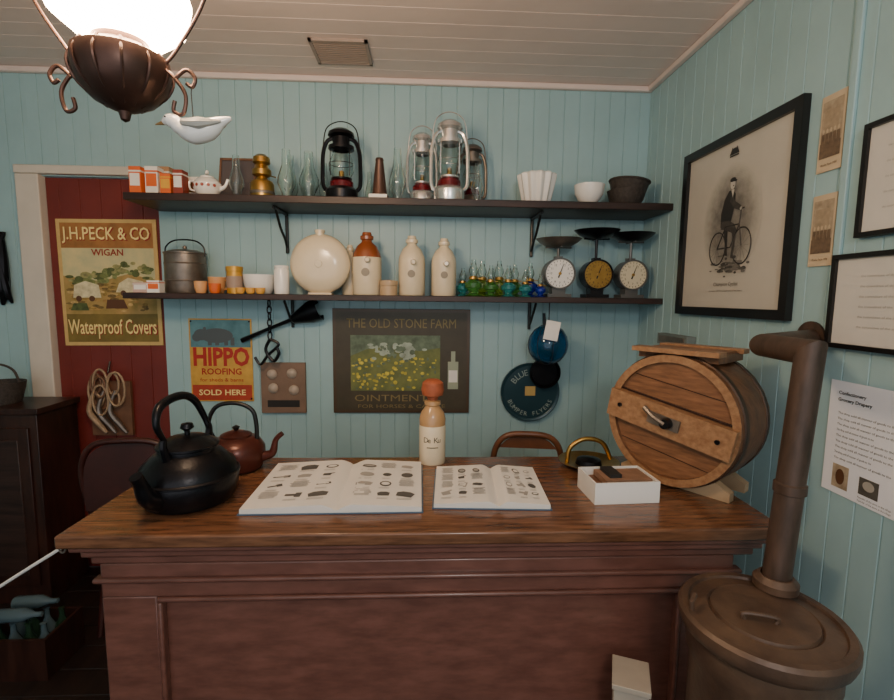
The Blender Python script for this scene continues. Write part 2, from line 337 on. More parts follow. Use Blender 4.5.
def scale(x,y,z,R,face,body,hp=.31,pan=None):
    b=B('kitchen_scale');M=T(x,y,z+E)
    b.box(-R*.8,R*.8,-.05,.05,0,.018,body,M);b.box(-R*.45,R*.45,-.035,.035,.018,.05,body,M)
    D=M@T(0,0,.045+R)@RX(90)
    b.lathe([(0,-.04),(R,-.04),(R,.04),(R*1.04,.043),(R*1.04,.052),(R*.95,.052),(R*.93,.044),(0,.044)],body,D,36);b.lathe([(0,.046),(R*.93,.046),(R*.93,.0445)],face,D,32)
    for a in range(24):
        M2=D@RZ(a*15);b.box(-.0010,.0010,R*.76,R*.88,.0465,.0475,inkb,M2)
    for a in range(12):b.text(str(a+1),R*.2,inkb,D@T(R*.62*math.sin(a*PI/6),R*.62*math.cos(a*PI/6),.0472))
    b.poly([(-.004,-R*.3),(.004,-R*.3),(.001,R*.7),(-.001,R*.7)],inkb,D@RZ(-20),.049);b.lathe([(0,.046),(.008,.046),(.008,.051),(0,.052)],brass,D,12)
    zt=.045+2*R
    b.box(-.02,.02,-.02,.02,zt-.004,zt+.012,body,M);b.tube([(0,0,zt+.01),(0,0,hp)],.008,body,M);b.tube([(-.07,0,hp),(.07,0,hp)],.005,body,M);b.tube([(0,-.06,hp),(0,.06,hp)],.005,body,M)
    b.lathe([(0,hp+.004),(.06,hp+.008),(.10,hp+.03),(.118,hp+.045),(.121,hp+.045),(.10,hp+.025),(.06,hp+.002),(0,hp-.001)],pan or iron,M,32)
    b.done()
grysc=pm('scale_grey_enamel','#5A5A58',.35,.3)
scale(.715,2.59,LS,.080,white,grysc,.265,tin);scale(.925,2.60,LS,.078,brass,iron,.315);scale(1.115,2.60,LS,.078,pm('aged_dial','#D2C6A8',.4),grysc,.30)
# ------------------------------------------------------------------ wall art
b=B('enamel_poster');M=WB(-1.735,1.655,2.762)@RZ(.5);w,h=.53,.69
b.box(-w/2,w/2,-h/2,h/2,0,.006,pm('poster_border','#C9A868',.5,var=.1,vs=20),M)
rd=pm('poster_header','#9C6A38',.5,var=.25,vs=10);ol=pm('poster_olive','#77652F',.5,var=.2,vs=12);lt=pm('poster_yellow_letter','#F0D98E',.5)
sky=pm('poster_sky','#D6C48C',.6,col2='#AEB08A',vs=8);fld=pm('poster_field','#B59258',.6,col2='#8A7A3C',vs=14);tr=pm('poster_trees','#5C6636',.6,var=.5,vs=30);tarp=pm('poster_tarp','#D0C49C',.6,var=.25,vs=30);drk=pm('poster_dark','#5A3A24',.6)
redl=pm('poster_red_letter','#8E2A1C',.5)
b.rect(-.245,.245,.19,.325,rd,M,.0075);b.rect(-.245,.245,-.325,-.17,ol,M,.0075);b.rect(-.245,.245,-.17,.19,sky,M,.0075)
b.poly([(-.245,-.17),(.245,-.17),(.245,.02),(.1,.05),(-.05,.01),(-.245,.04)],fld,M,.0082)
rr=random.Random(11)
hz=[pm('poster_hill%d'%i,c,.6,var=.4,vs=40) for i,c in enumerate(('#7C8550','#6A7340','#8E8A58','#4F5A30'))]
for i in range(70):
    x=rr.uniform(-.22,.22);y=.03+rr.uniform(-.015,.05)+.03*math.sin(x*14);b.ell(x,y,rr.uniform(.012,.03),rr.uniform(.008,.018),rr.choice(hz),M,.0083+i*.00001,9)
fz=[pm('poster_ground%d'%i,c,.6,var=.4,vs=40) for i,c in enumerate(('#A9854A','#8A7238','#C2A468','#6E5A30'))]
for i in range(90):
    b.ell(rr.uniform(-.22,.22),rr.uniform(-.155,-.0),rr.uniform(.012,.035),rr.uniform(.004,.010),rr.choice(fz),M,.0091+i*.00001,9)
b.poly([(-.2,-.08),(-.05,-.08),(-.06,-.01),(-.13,.012),(-.19,-.01)],tarp,M,.0104);b.poly([(.03,-.05),(.2,-.05),(.18,.01),(.1,.03),(.05,.0)],tarp,M,.0104)
b.poly([(-.03,-.14),(.09,-.14),(.07,-.09),(-.02,-.09)],drk,M,.0104);b.poly([(-.22,-.15),(-.12,-.15),(-.13,-.11),(-.2,-.11)],hz[3],M,.0105)
for x in (-.17,-.1,.07,.15):b.ell(x,-.085+(.03 if x>0 else 0),.016,.016,drk,M,.0106,12)
b.text('J.H.PECK & CO',.095,redl,M@T(.004,-.004,0),.475,z=.0085,y=.265,bold=.03);b.text('J.H.PECK & CO',.095,lt,M,.465,z=.0095,y=.265,bold=.012);b.text('WIGAN',.05,redl,M,.17,z=.0095,y=.165,bold=.02)
b.text('Waterproof Covers',.115,redl,M@T(.003,-.004,0),.485,z=.0085,y=-.245,bold=.02);b.text('Waterproof Covers',.115,lt,M,.475,z=.0095,y=-.245,bold=.01);b.done()
b=B('tin_sign');M=WB(-1.145,1.23)@RZ(0);w,h=.345,.47
b.box(-w/2,w/2,-h/2,h/2,0,.005,pm('sign_gold','#C79A3E',.4,var=.15,vs=15),M)
b.rect(-.165,.165,.075,.228,pm('sign_sky','#5E8A93',.5,col2='#3F6A74',vs=10),M,.0065);b.rect(-.165,.165,-.228,-.14,pm('sign_red','#A53A20',.5,var=.15,vs=15),M,.0065)
hip=pm('hippo_grey','#4D5558',.5)
b.ell(-.02,.14,.09,.042,hip,M,.0075);b.ell(-.105,.145,.04,.032,hip,M,.0076);b.ell(-.13,.13,.025,.024,hip,M,.0077);b.ell(-.085,.178,.009,.011,hip,M,.0077)
for x in (-.07,-.03,.02,.055):b.rect(x,x+.022,.085,.13,hip,M,.0074)
rl=pm('sign_letter_red','#A8281C',.45);b.text('HIPPO',.14,rl,M,.31,z=.0075,y=.015,bold=.035);b.text('ROOFING',.05,rl,M,.22,z=.0075,y=-.065,bold=.02);b.text('for sheds & barns',.03,rl,M,.24,z=.0075,y=-.112);b.text('SOLD HERE',.045,lt,M,.26,z=.0075,y=-.185,bold=.02)
for x in (-.16,.16):
    for y in (-.22,.22):b.lathe([(0,.005),(.006,.005),(.004,.009),(0,.009)],iron,M@T(x,y,0),8)
b.done()
b=B('bell_push_board');M=WB(-.80,1.075);b.box(-.125,.125,-.145,.145,0,.02,pm('board_brown','#7A6250',.5,var=.15,vs=10),M)
for x,y in ((-.06,.08),(.05,.085),(-.055,-.0),(.06,-.01)):b.lathe([(0,.02),(.028,.02),(.028,.028),(.015,.04),(0,.042)],pm('bell_push','#A89A8C',.4),M@T(x,y,0),20)
b.rect(-.09,.09,-.11,-.07,inkb,M,.021);b.done(.002)
b=B('framed_advert');M=WB(-.13,1.23);w,h=.78,.60
bg=pm('advert_olive_black','#433D2E',.5,var=.15,vs=10)
b.box(-w/2,w/2,-h/2,h/2,0,.012,pm('advert_frame','#4A3A28',.4),M);b.rect(-w/2+.018,w/2-.018,-h/2+.018,h/2-.018,bg,M,.0135)
scn=pm('advert_scene','#7E8448',.6,col2='#55603A',vs=12);b.rect(-.29,.22,-.17,.15,scn,M,.0145)
fog=pm('advert_haze','#9FAC9C',.6,var=.3,vs=20);b.poly([(-.29,.03),(-.2,.07),(-.05,.09),(.1,.06),(.22,.08),(.22,.15),(-.29,.15)],pm('advert_bush','#5F6F5A',.6,var=.4,vs=22),M,.015)
for i in range(60):
    b.ell(random.gauss(-.04,.07),random.gauss(.06,.025),random.uniform(.008,.022),random.uniform(.006,.016),fog if i%3 else MC['advert_bush'],M,.0155+i*.00001,9)
yf=pm('advert_flowers','#C2B445',.6,var=.35,vs=30)
for i in range(130):b.ell(random.uniform(-.275,.205),random.uniform(-.16,.02),random.uniform(.004,.013),random.uniform(.004,.011),yf if i%4 else MC['advert_bush'],M,.0163+i*.00001,8)
b.box(.265,.325,-.16,.0,.014,.016,pm('advert_bottle','#9AA38C',.4),M);b.rect(.283,.307,0,.06,MC['advert_bottle'],M,.015);b.rect(.27,.32,-.12,-.05,paper,M,.0165)
al=pm('advert_letter','#7F7148',.6);b.text('THE OLD STONE FARM',.075,al,M,.62,z=.015,y=.215);b.text('OINTMENT',.055,al,M,.42,z=.015,x=-.06,y=-.215);b.text('FOR HORSES & CATTLE',.03,al,M,.5,z=.015,y=-.262);b.done(.003)
b=B('round_tin_lid');M=WB(.615,1.055,2.735);tl=pm('dark_teal_tin','#25414A',.3,.2)
b.lathe([(0,-.012),(.165,-.012),(.172,.0),(.172,.016),(.160,.014),(.155,.01),(0,.01)],tl,M,48);la=pm('lid_letter','#8E9E98',.5)
for i,c in enumerate('BLUE BELL'):
    a=(4-i)*.24;b.text(c,.05,la,M@T(-math.sin(a)*.115,math.cos(a)*.115,.012)@RZ(math.degrees(a)))
for i,c in enumerate('BUMPER FLYERS'):
    a=(i-6)*.19;b.text(c,.036,la,M@T(math.sin(a)*.13,-math.cos(a)*.13,.012)@RZ(math.degrees(a)))
b.box(-.03,.03,-.02,.035,.011,.013,pm('lid_emblem','#B59A5A',.5),M);b.done()
b=B('glass_fishing_float');M=T(.67,2.565,1.35);b.lathe([(.108*math.sin(i*PI/16),.108*math.cos(i*PI/16)) for i in range(17)]+[(.104*math.sin(i*PI/16),.104*math.cos(i*PI/16)) for i in range(16,-1,-1)],gfloat,M,32)
cordm=pm('dark_cord','#2B2B2E',.8)
for a in range(4):b.tube([(.111*math.sin(t*PI/8)*math.cos(a*PI/4),.111*math.sin(t*PI/8)*math.sin(a*PI/4),.111*math.cos(t*PI/8)) for t in range(16)],.0015,cordm,M,6,True)
b.tube([(0,0,.108),(0,0,.224)],.003,cordm,M,6);b.box(-.065,.01,-.120,-.118,.03,.13,paper,M@RY(10));b.done()
b=B('iron_frying_pan');M=T(.69,2.708,1.175)@RX(90);b.lathe([(0,0),(.075,0),(.086,.026),(.090,.026),(.08,-.004),(0,-.004)],iron,M,28);b.tube([(0,.083,.015),(0,.2,-.005),(-.01,.34,-.008)],[.009,.011,.008],iron,M);b.done()
# conical scoop and hooks
b=B('iron_scoop');b.tube(sp([(-1.02,2.72,1.345),(-.85,2.71,1.42),(-.73,2.70,1.468)],5),[.014,.009,.012],iron)
M=T(-.73,2.70,1.468)@RY(90-22);b.lathe([(0,-.008),(.022,-.004),(.026,.0),(.06,.10),(.066,.155),(.062,.155),(.056,.10),(.022,.004),(0,.004)],iron,M,24);b.done()
b=B('pot_hanging_hooks')
for i in range(6):
    z=1.555-i*.035;b.tube([(-.845+.010*math.cos(t*PI/5)*(1 if i%2 else .3),2.66+.010*math.cos(t*PI/5)*(.3 if i%2 else 1),z+.022*math.sin(t*PI/5)) for t in range(10)],.004,iron,None,6,True)
b.tube(sp([(-.845,2.66,1.36),(-.87,2.66,1.30),(-.83,2.66,1.24),(-.80,2.66,1.28),(-.81,2.66,1.31)],6),.009,iron);b.tube(sp([(-.845,2.66,1.36),(-.80,2.66,1.33),(-.86,2.66,1.27),(-.90,2.66,1.22),(-.93,2.66,1.26)],6),.008,iron);b.done()
# harness on red door
b=B('skate_strap_bundle');M=WB(-1.76,1.01,2.755);b.box(-.11,.11,-.21,.10,0,.02,leather,M)
sk=pm('strap_tan','#9C8468',.6,var=.2,vs=30)
for i in range(9):
    x=random.uniform(-.07,.07);y=random.uniform(.0,.1);r=random.uniform(.03,.07)
    b.tube([(x+r*.7*math.cos(t*PI/8),y+r*1.4*math.sin(t*PI/8),.03+i*.004) for t in range(16)],.006,sk if i%3 else leather,M,6,True)
for x in (-.07,-.02,.04):b.tube(sp([(x,.05,.04),(x-.03,-.06,.05),(x+.02,-.15,.04),(x+.05,-.19,.04)],5),[.01,.016,.008],tin if x>-.05 else sk,M)
b.tube([(0,.15,.03),(0,.21,.005)],.005,iron,M,6);b.done()
b=B('iron_tongs');M=WB(-2.275,1.72,2.735);b.tube(sp([(0,.2,0),(.01,.05,.01),(.0,-.1,.01),(-.02,-.19,0)],5),[.012,.022,.03,.008],iron,M,8);b.tube(sp([(.02,.2,0),(.0,.08,.02),(.02,-.1,.02),(.03,-.18,0)],5),[.008,.012,.02,.006],iron,M,8);b.done()
# right wall
b=B('framed_portrait');M=WR(1.935,1.90,XR-.014,0);w,h=.72,.735
for q in ((-w/2,w/2,-h/2,-h/2+.036),(-w/2,w/2,h/2-.036,h/2),(-w/2,-w/2+.036,-h/2+.036,h/2-.036),(w/2-.036,w/2,-h/2+.036,h/2-.036)):b.box(q[0],q[1],q[2],q[3],-.012,.014,black,M)
pp=pm('print_paper','#BDB8AC',.35,var=.04,vs=5);b.box(-w/2+.02,w/2-.02,-h/2+.02,h/2-.02,-.01,-.002,pp,M)
v1=pm('print_tone1','#A8A398',.5,var=.1,vs=14);v3=pm('print_tone3','#55524C',.5,var=.2,vs=30);v4=pm('print_tone4','#2C2A28',.5)
for i in range(14):
    t=i/13;c='#%02X%02X%02X'%tuple(int(a+(bb-a)*t) for a,bb in zip((0xBA,0xB5,0xA9),(0x78,0x74,0x6C)))
    b.ell(.0,.02-.02*t,.185-.085*t,.225-.085*t,pm('print_grad%d'%i,c,.45,var=.02+.3*t,vs=26),M,.0+i*.00014,40)
N=M@T(.005,.035,.0025)@Matrix.Scale(1.22,4)
gz=[v3,pm('print_tone5','#3F3C38',.5,var=.3,vs=60),pm('print_tone6','#6C6861',.5,var=.3,vs=60)]
r2=random.Random(4)
for i in range(60):b.ell(r2.gauss(0,.045),-.165+r2.gauss(0,.012),r2.uniform(.006,.02),r2.uniform(.002,.006),r2.choice(gz),N,-.0004+i*.000005,8)
for x,q in ((-.060,.055),(.066,.058)):
    b.tube([(x+q*.8*math.cos(t*PI/12),-.10+q*math.sin(t*PI/12),.0) for t in range(24)],.0022,v4,N,4,True)
    for a in range(6):b.tube([(x-q*.8*math.cos(a*PI/6),-.10-q*math.sin(a*PI/6),-.0005),(x+q*.8*math.cos(a*PI/6),-.10+q*math.sin(a*PI/6),-.0005)],.0004,v3,N,4)
for p,q in (((-.06,-.1),(-.02,-.03)),((-.02,-.03),(.05,-.03)),((.05,-.03),(.066,-.1)),((-.06,-.1),(.01,-.1)),((.01,-.1),(.05,-.03)),((.05,-.03),(.055,.02)),((.04,.02),(.068,.018))):b.tube([(p[0],p[1],0),(q[0],q[1],0)],.0022,v4,N,4)
# seated rider: saddle, jacket leaning forward, bent thigh and shin, arm to bar, head with cap
b.poly([(-.045,-.028),(-.015,-.028),(-.018,-.036),(-.04,-.036)],v4,N,.0008)
b.poly([(-.048,-.03),(-.05,.015),(-.036,.06),(-.014,.085),(.006,.086),(.02,.070),(.022,.035),(.006,-.015),(-.01,-.03)],v4,N,.001)
b.poly([(-.046,-.01),(-.045,-.036),(-.02,-.042),(.018,-.055),(.020,-.10),(.016,-.135),(.036,-.14),(.036,-.132),(.028,-.128),(.034,-.09),(.038,-.045),(.022,-.025),(-.005,-.012)],gz[1],N,.0012)
b.poly([(-.03,-.03),(-.022,-.075),(-.014,-.10),(-.02,-.125),(-.002,-.128),(-.006,-.10),(-.006,-.07),(-.008,-.035)],v4,N,.0011)
b.poly([(.004,.072),(.024,.045),(.05,.03),(.058,.02),(.05,.012),(.018,.024),(-.006,.05)],gz[1],N,.0015)
b.ell(.054,.018,.006,.005,pp,N,.0017,10)
b.ell(.004,.104,.0125,.017,pp,N,.0015);b.ell(.003,.118,.015,.007,v4,N,.0018);b.ell(.016,.113,.009,.003,v4,N,.0019);b.poly([(-.002,.086),(.014,.086),(.008,.06)],pp,N,.0016);b.ell(.008,.098,.004,.002,v3,N,.0018,8)
b.ell(-.0,.295,.014,.010,v4,M,.0012);b.poly([(-.03,.28),(-.014,.31),(0,.285),(.014,.31),(.03,.28)],v4,M,.0015);b.rect(-.028,.028,.272,.277,v4,M,.0012)
b.text('Champion Cyclist',.022,v3,M,.16,z=.001,y=-.235);b.text('presented with the compliments of the season',.010,v3,M,.22,z=.001,y=-.262);b.done()
def wallphoto(y,z,w,h,nm,frame=None,bgm=None,lines=0):
    b=B(nm);M=WR(y,z)
    if frame:
        b.box(-w/2,w/2,-h/2,h/2,0,.012,bgm,M)
        t=.014
        for q in ((-w/2,w/2,-h/2,-h/2+t),(-w/2,w/2,h/2-t,h/2),(-w/2,-w/2+t,-h/2+t,h/2-t),(w/2-t,w/2,-h/2+t,h/2-t)):b.box(q[0],q[1],q[2],q[3],0,.022,frame,M)
        for i in range(lines):b.text('the committee of the society hereby certify that',.009,inkl,M,w*.55,z=.0132,y=h*.26-i*h*.52/max(1,lines-1))
    return b,M
sep=pm('sepia_photo','#8A7A64',.5,col2='#B7A88E',vs=30);buff=pm('buff_card','#C4B193',.6,var=.1,vs=12);cert=pm('certificate_paper','#C9C6BE',.4,var=.03,vs=8)
sep2=pm('sepia_dark','#6A5846',.5,var=.3,vs=60)
for y,z,h in ((1.478,2.115,.23),(1.478,1.82,.22)):
    b=B('mounted_photograph');M=WR(y,z);b.box(-.045,.045,-h/2,h/2,0,.004,buff,M);b.rect(-.038,.038,-h*.32,h*.42,sep,M,.005);b.rect(-.038,.038,-h*.32,-h*.12,sep2,M,.0053)
    for i in range(5):
        x=-.028+i*.014;b.poly([(x-.007,-h*.15),(x-.006,.0),(x+.006,.0),(x+.007,-h*.15)],sep2,M,.0056);b.ell(x,.008,.004,.007,buff,M,.0058,10)
    b.rect(-.03,.025,h*.05,h*.3,pm('sepia_mid','#9C8B72',.5,var=.2,vs=40),M,.0052)
    b.text('Works Team 1908',.01,drk,M,.06,z=.005,y=-h*.41);b.done()
b,M=wallphoto(1.19,1.935,.31,.31,'framed_certificate',black,cert,5);b.done()
b,M=wallphoto(1.20,1.60,.42,.275,'framed_certificate',black,cert,6);b.done()
b=B('information_notice');M=WR(1.265,1.195);b.box(-.125,.125,-.17,.17,0,.002,pm('notice_white','#E8EAEE',.5),M)
b.text('Confectionery',.014,inkb,M,.09,z=.003,x=-.05,y=.135,bold=.02);b.text('Grocery Drapery',.014,inkb,M,.11,z=.003,x=-.04,y=.115,bold=.02)
for i in range(9):b.text('The shop sold all manner of goods to the',.009,ink,M,.18 if i%4!=3 else .12,z=.003,x=0 if i%4!=3 else -.03,y=.075-i*.017)
b.rect(-.09,-.035,-.15,-.08,sep,M,.003);b.ell(-.0625,-.115,.015,.024,drk,M,.0035);b.rect(0,.06,-.14,-.09,v3,M,.003);b.ell(.03,-.11,.018,.014,v1,M,.0035)
for i in range(2):b.text('Founder of the store in the village',.008,ink,M,.1,z=.003,x=.05,y=-.15-i*.010)
b.done()
b=B('wall_socket_box');b.box(XR-.045,XR-.001,2.14,2.42,1.375,1.43,pm('grey_trunking','#6F7A78',.5)).box(XR-.048,XR-.044,2.16,2.40,1.385,1.42,tin).done(.004)
# ------------------------------------------------------------------ things on counter
CT=.95+E
b=B('cast_iron_kettle');M=T(-.74,1.50,CT)@RZ(76)
b.lathe([(0,0),(.105,0),(.125,.008),(.142,.04),(.146,.08),(.135,.12),(.10,.155),(.085,.165),(.085,.175),(.09,.178),(.09,.185),(.055,.205),(.02,.212),(.0,.213)],iron,M,40)
b.lathe([(.143,.083),(.149,.086),(.149,.092),(.143,.096)],iron,M,40)
b.lathe([(0,.21),(.008,.213),(.008,.225),(.02,.235),(.016,.248),(0,.252)],iron,M,16)
b.tube(sp([(-.12,0,.05),(-.165,0,.075),(-.185,0,.12),(-.20,0,.15)],6),[.036,.026,.018,.017],iron,M,14)
for s in (-1,1):b.tube(sp([(s*.085,0,.155),(s*.10,0,.20),(s*.095,0,.225)],4),[.016,.011,.009],iron,M)
b.tube(sp([(-.095,0,.22),(-.12,0,.275),(-.09,.01,.322),(-.0,.02,.335),(.06,.02,.31),(.09,.01,.25),(.095,0,.215)],6),[.008,.010,.013,.013,.012,.010,.008],iron,M,10)
b.done()
b=B('brown_kettle');M=T(-.70,1.78,CT)
b.lathe([(0,0),(.075,0),(.09,.008),(.102,.05),(.10,.085),(.08,.115),(.055,.125),(.055,.132),(.03,.142),(0,.146)],copper,M,36);b.lathe([(0,.145),(.007,.147),(.014,.16),(0,.168)],black,M,14)
b.tube(sp([(.085,0,.045),(.13,0,.06),(.145,0,.11),(.17,0,.135)],6),[.022,.015,.010,.009],copper,M,12)
b.tube(sp([(-.08,0,.11),(-.10,0,.17),(-.07,0,.235),(0,0,.25),(.06,0,.225),(.075,0,.17),(.075,0,.115)],6),.008,black,M,10);b.done()
pagem=pm('catalogue_page','#DCD9D2',.6,var=.02,vs=10);cov=pm('catalogue_cover','#49627A',.4)
def book(nm,cx,cy,w,d,rz,sp_u,seed,hmax):
    rnd=random.Random(seed);b=B(nm);M=T(cx,cy,CT)@RZ(rz)
    us=sp_u
    def hh(x):
        t=abs(x-us)/(w*.5);return .004+hmax*min(1,(t*6)) **.6*(1-.5*min(1,t))
    b.box(-w/2-.005,w/2+.005,-d/2-.005,d/2+.005,0,.003,cov,M)
    n=48;vs=[];fs=[]
    xs=[-w/2+w*i/n for i in range(n+1)]
    for x in xs:vs+=[(x,-d/2,.003),(x,-d/2,hh(x)),(x,d/2,hh(x)),(x,d/2,.003)]
    for i in range(n):
        a=i*4;c=a+4
        fs+=[(a,c,c+1,a+1),(a+1,c+1,c+2,a+2),(a+2,c+2,c+3,a+3)]
    fs+=[(0,1,2,3),(n*4+3,n*4+2,n*4+1,n*4)]
    b.add(vs,fs,pagem,M)
    def patch(pts,mat,dz=.0012):b.add([(x,y,hh(x)+dz) for x,y in pts],[tuple(range(len(pts)))],mat,M)
    for side in (-1,1):
        x0,x1=(-w/2+.015,us-.03) if side<0 else (us+.03,w/2-.015)
        cols=3;rows=4
        for i in range(cols):
            for j in range(rows):
                px=x0+(x1-x0)*(i+.5)/cols;py=-d/2+.045+(d-.07)*(j+.5)/rows
                cw=(x1-x0)/cols;k=rnd.random()
                if k<.25:
                    for q in range(6):
                        yy=py+.03-q*.009;ww=cw*rnd.uniform(.3,.42)
                        patch([(px-ww,yy),(px+ww,yy),(px+ww,yy+.0026),(px-ww,yy+.0026)],ink)
                else:
                    # line-engraved hardware: body outline + handle / spout strokes
                    rx=cw*rnd.uniform(.22,.40);ry=rnd.uniform(.010,.024);rot=rnd.uniform(-.35,.35)
                    def tf(u,v):return (px+u*math.cos(rot)-v*math.sin(rot),py+u*math.sin(rot)+v*math.cos(rot))
                    kind=rnd.randint(0,3)
                    if kind==0:sh=[(-1,-.6),(.5,-.6),(.6,.4),(1.2,.7),(1.1,1),(.3,.8),(-1,.6)]
                    elif kind==1:sh=[(-1,-1),(.8,-1),(1,.5),(.4,1),(-.5,1),(-1.1,.4)]
                    elif kind==2:sh=[(math.cos(t*.524),math.sin(t*.524)) for t in range(12)]
                    else:sh=[(-1.1,-.35),(.2,-.35),(.3,-.8),(1.1,-.8),(1.1,.8),(.3,.8),(.2,.35),(-1.1,.35)]
                    c=rnd.choice((ink,inkl,ink))
                    patch([tf(u*rx,v*ry) for u,v in sh],c)
                    if rnd.random()<.6:patch([tf(u*rx*.72,v*ry*.6) for u,v in sh],pagem if rnd.random()<.6 else inkl,.0018)
                    for q in range(2):
                        yy=py-.034-q*.007;patch([(px-rx,yy),(px+rx*.7,yy),(px+rx*.7,yy+.0022),(px-rx,yy+.0022)],inkl)
    b.done()
book('open_catalogue',-.278,1.59,.54,.40,.6,.015,3,.026)
book('open_catalogue',.22,1.575,.36,.33,-3,.02,5,.022)
b=B('stoneware_ginger_beer_bottle');M=T(.033,1.845,CT)
cr2=pm('stoneware_tan','#B08A5E',.25,coat=.4)
b.lathe([(0,0),(.05,0),(.052,.005),(.052,.145),(.051,.152)],cream,M,32);b.lathe([(.051,.152),(.052,.175),(.046,.20),(.03,.222),(.026,.228),(.032,.232),(.032,.246),(.024,.25),(0,.25)],cr2,M,32)
b.lathe([(0,.25),(.02,.25),(.022,.262),(.04,.27),(.045,.29),(.04,.318),(.025,.33),(0,.332)],cork,M,24)
for a in (-24,-12,0,12,24):
    b.text('De Ku'[(a+24)//12],.03,inkb,M@RZ(a*1.2)@T(0,-.0528,.10)@RX(90))
for a in (-12,0,12):b.box(-.008,.008,-.0532,-.0525,.07,.073,inkb,M@RZ(a*1.3))
b.done()
b=B('brass_dish');M=T(.64,1.78,CT);b.lathe([(0,0),(.06,0),(.075,.006),(.112,.022),(.115,.026),(.108,.026),(.07,.012),(0,.010)],brass,M,40);b.lathe([(0,.011),(.05,.012),(.045,.03),(.02,.038),(0,.04)],iron,M,28)
b.tube(sp([(-.085,0,.018),(-.075,0,.075),(-.02,0,.11),(.05,0,.095),(.085,0,.03)],6),.009,brass,M,10);b.done()
b=B('white_card_box');M=T(.645,1.515,CT)@RZ(3);w,d,h=.215,.15,.07
b.box(-w/2,w/2,-d/2,d/2,0,.004,white,M).box(-w/2,w/2,-d/2,-d/2+.005,.004,h,white,M).box(-w/2,w/2,d/2-.005,d/2,.004,h,white,M).box(-w/2,-w/2+.005,-d/2+.005,d/2-.005,.004,h,white,M).box(w/2-.005,w/2,-d/2+.005,d/2-.005,.004,h,white,M)
b.box(-.10,.06,-.055,.06,.005,.05,leather,M@RY(-3));b.box(-.06,.095,-.05,.055,.05,.068,pm('brown_packets','#8A6A54',.6,var=.2,vs=20),M);b.box(-.04,.0,-.03,.05,.068,.08,inkb,M);b.done()
# butter churn
ax=Vector((.80,.60,0)).normalized();fc=Vector((.83,1.56,1.190))
M=Matrix(((-ax.y,0,ax.x,fc.x),(ax.x,0,ax.y,fc.y),(0,1,0,fc.z),(0,0,0,1)))
b=B('butter_churn');R=.226;L=.25
b.lathe([(R-.026,.018),(R-.024,0),(R,0),(R+.006,L*.3),(R+.009,L*.5),(R+.006,L*.7),(R,L),(0,L)],pine,M,26)
b.lathe([(R-.0,.02),(R+.006,.022),(R+.007,.045),(R+.002,.047)],pm('churn_hoop','#4E3C30',.4,.6),M,52);b.lathe([(R+.002,L-.047),(R+.007,L-.045),(R+.006,L-.022),(R-.0,L-.02)],MC['churn_hoop'],M,52)
b.lathe([(R-.026,-.001),(R-.001,-.001),(R-.001,.002)],pine3,M,52)
for i in range(5):
    x0=-R+.024+i*(2*R-.048)/5;x1=x0+(2*R-.048)/5-.003;rr=R-.024
    pts=[(x0+(x1-x0)*t/4,-math.sqrt(max(0,rr*rr-(x0+(x1-x0)*t/4)**2))) for t in range(0,5)]+[(x0+(x1-x0)*t/4,math.sqrt(max(0,rr*rr-(x0+(x1-x0)*t/4)**2))) for t in range(4,-1,-1)]
    b.poly(pts,pine2,M@RZ(100),.014)
b.lathe([(0,.017),(R-.024,.017)],dark,M,40)
M2=M@RZ(10)
b.box(-.215,.215,-.05,.05,-.024,.013,pine3,M2);b.box(-.20,.20,.053,.058,.006,.0145,dark,M2);b.box(-.20,.20,-.058,-.053,.006,.0145,dark,M2)
b.box(-.05,.06,-.02,.02,-.031,-.024,tin,M2);b.lathe([(0,-.055),(.016,-.055),(.02,-.04),(.02,-.03),(0,-.03)],iron,M2@T(-.01,0,0),16);b.tube(sp([(-.01,0,-.05),(.03,.012,-.052),(.07,.03,-.046)],5),.009,tin,M2)
for x in (-.17,.17):b.lathe([(0,-.028),(.008,-.028),(.008,-.024)],iron,M2@T(x,0,0),10)
# top hatch
b.box(-.135,.135,R-.02,R+.008,.03,L-.02,pine,M);b.box(-.15,.14,R+.004,R+.02,-.012,.045,pine3,M);b.box(-.15,.14,R+.004,R+.02,L-.06,L-.01,pine3,M);b.box(-.13,.13,R+.002,R+.014,.05,L-.065,pine2,M)
# cradle
base=-(fc.z-CT)
for z0 in (.045,L-.075):
    pts=[(-.19,base),(-.19,base+.03)]+[( (R+.009)*math.sin(a),-(R+.009)*math.cos(a)) for a in [(-38+i*7.6)*PI/180 for i in range(11)]]+[(.19,base+.03),(.19,base)]
    vs=[(x,y,z0) for x,y in pts]+[(x,y,z0+.035) for x,y in pts];n=len(pts)
    b.add([( x,max(y,base+.0005),z) for x,y,z in vs],[(i,(i+1)%n,n+(i+1)%n,n+i) for i in range(n)],pale,M)
    for off in (0,n):
        cols=[(off+1+i) for i in range(n-2)]
        vv=[vs[c] for c in cols];lo=[(p[0],base,p[2]) for p in vv];m=len(vv)
        b.add(vv+lo,[(i,i+1,m+i+1,m+i) for i in range(m-1)],pale,M)
b.done()
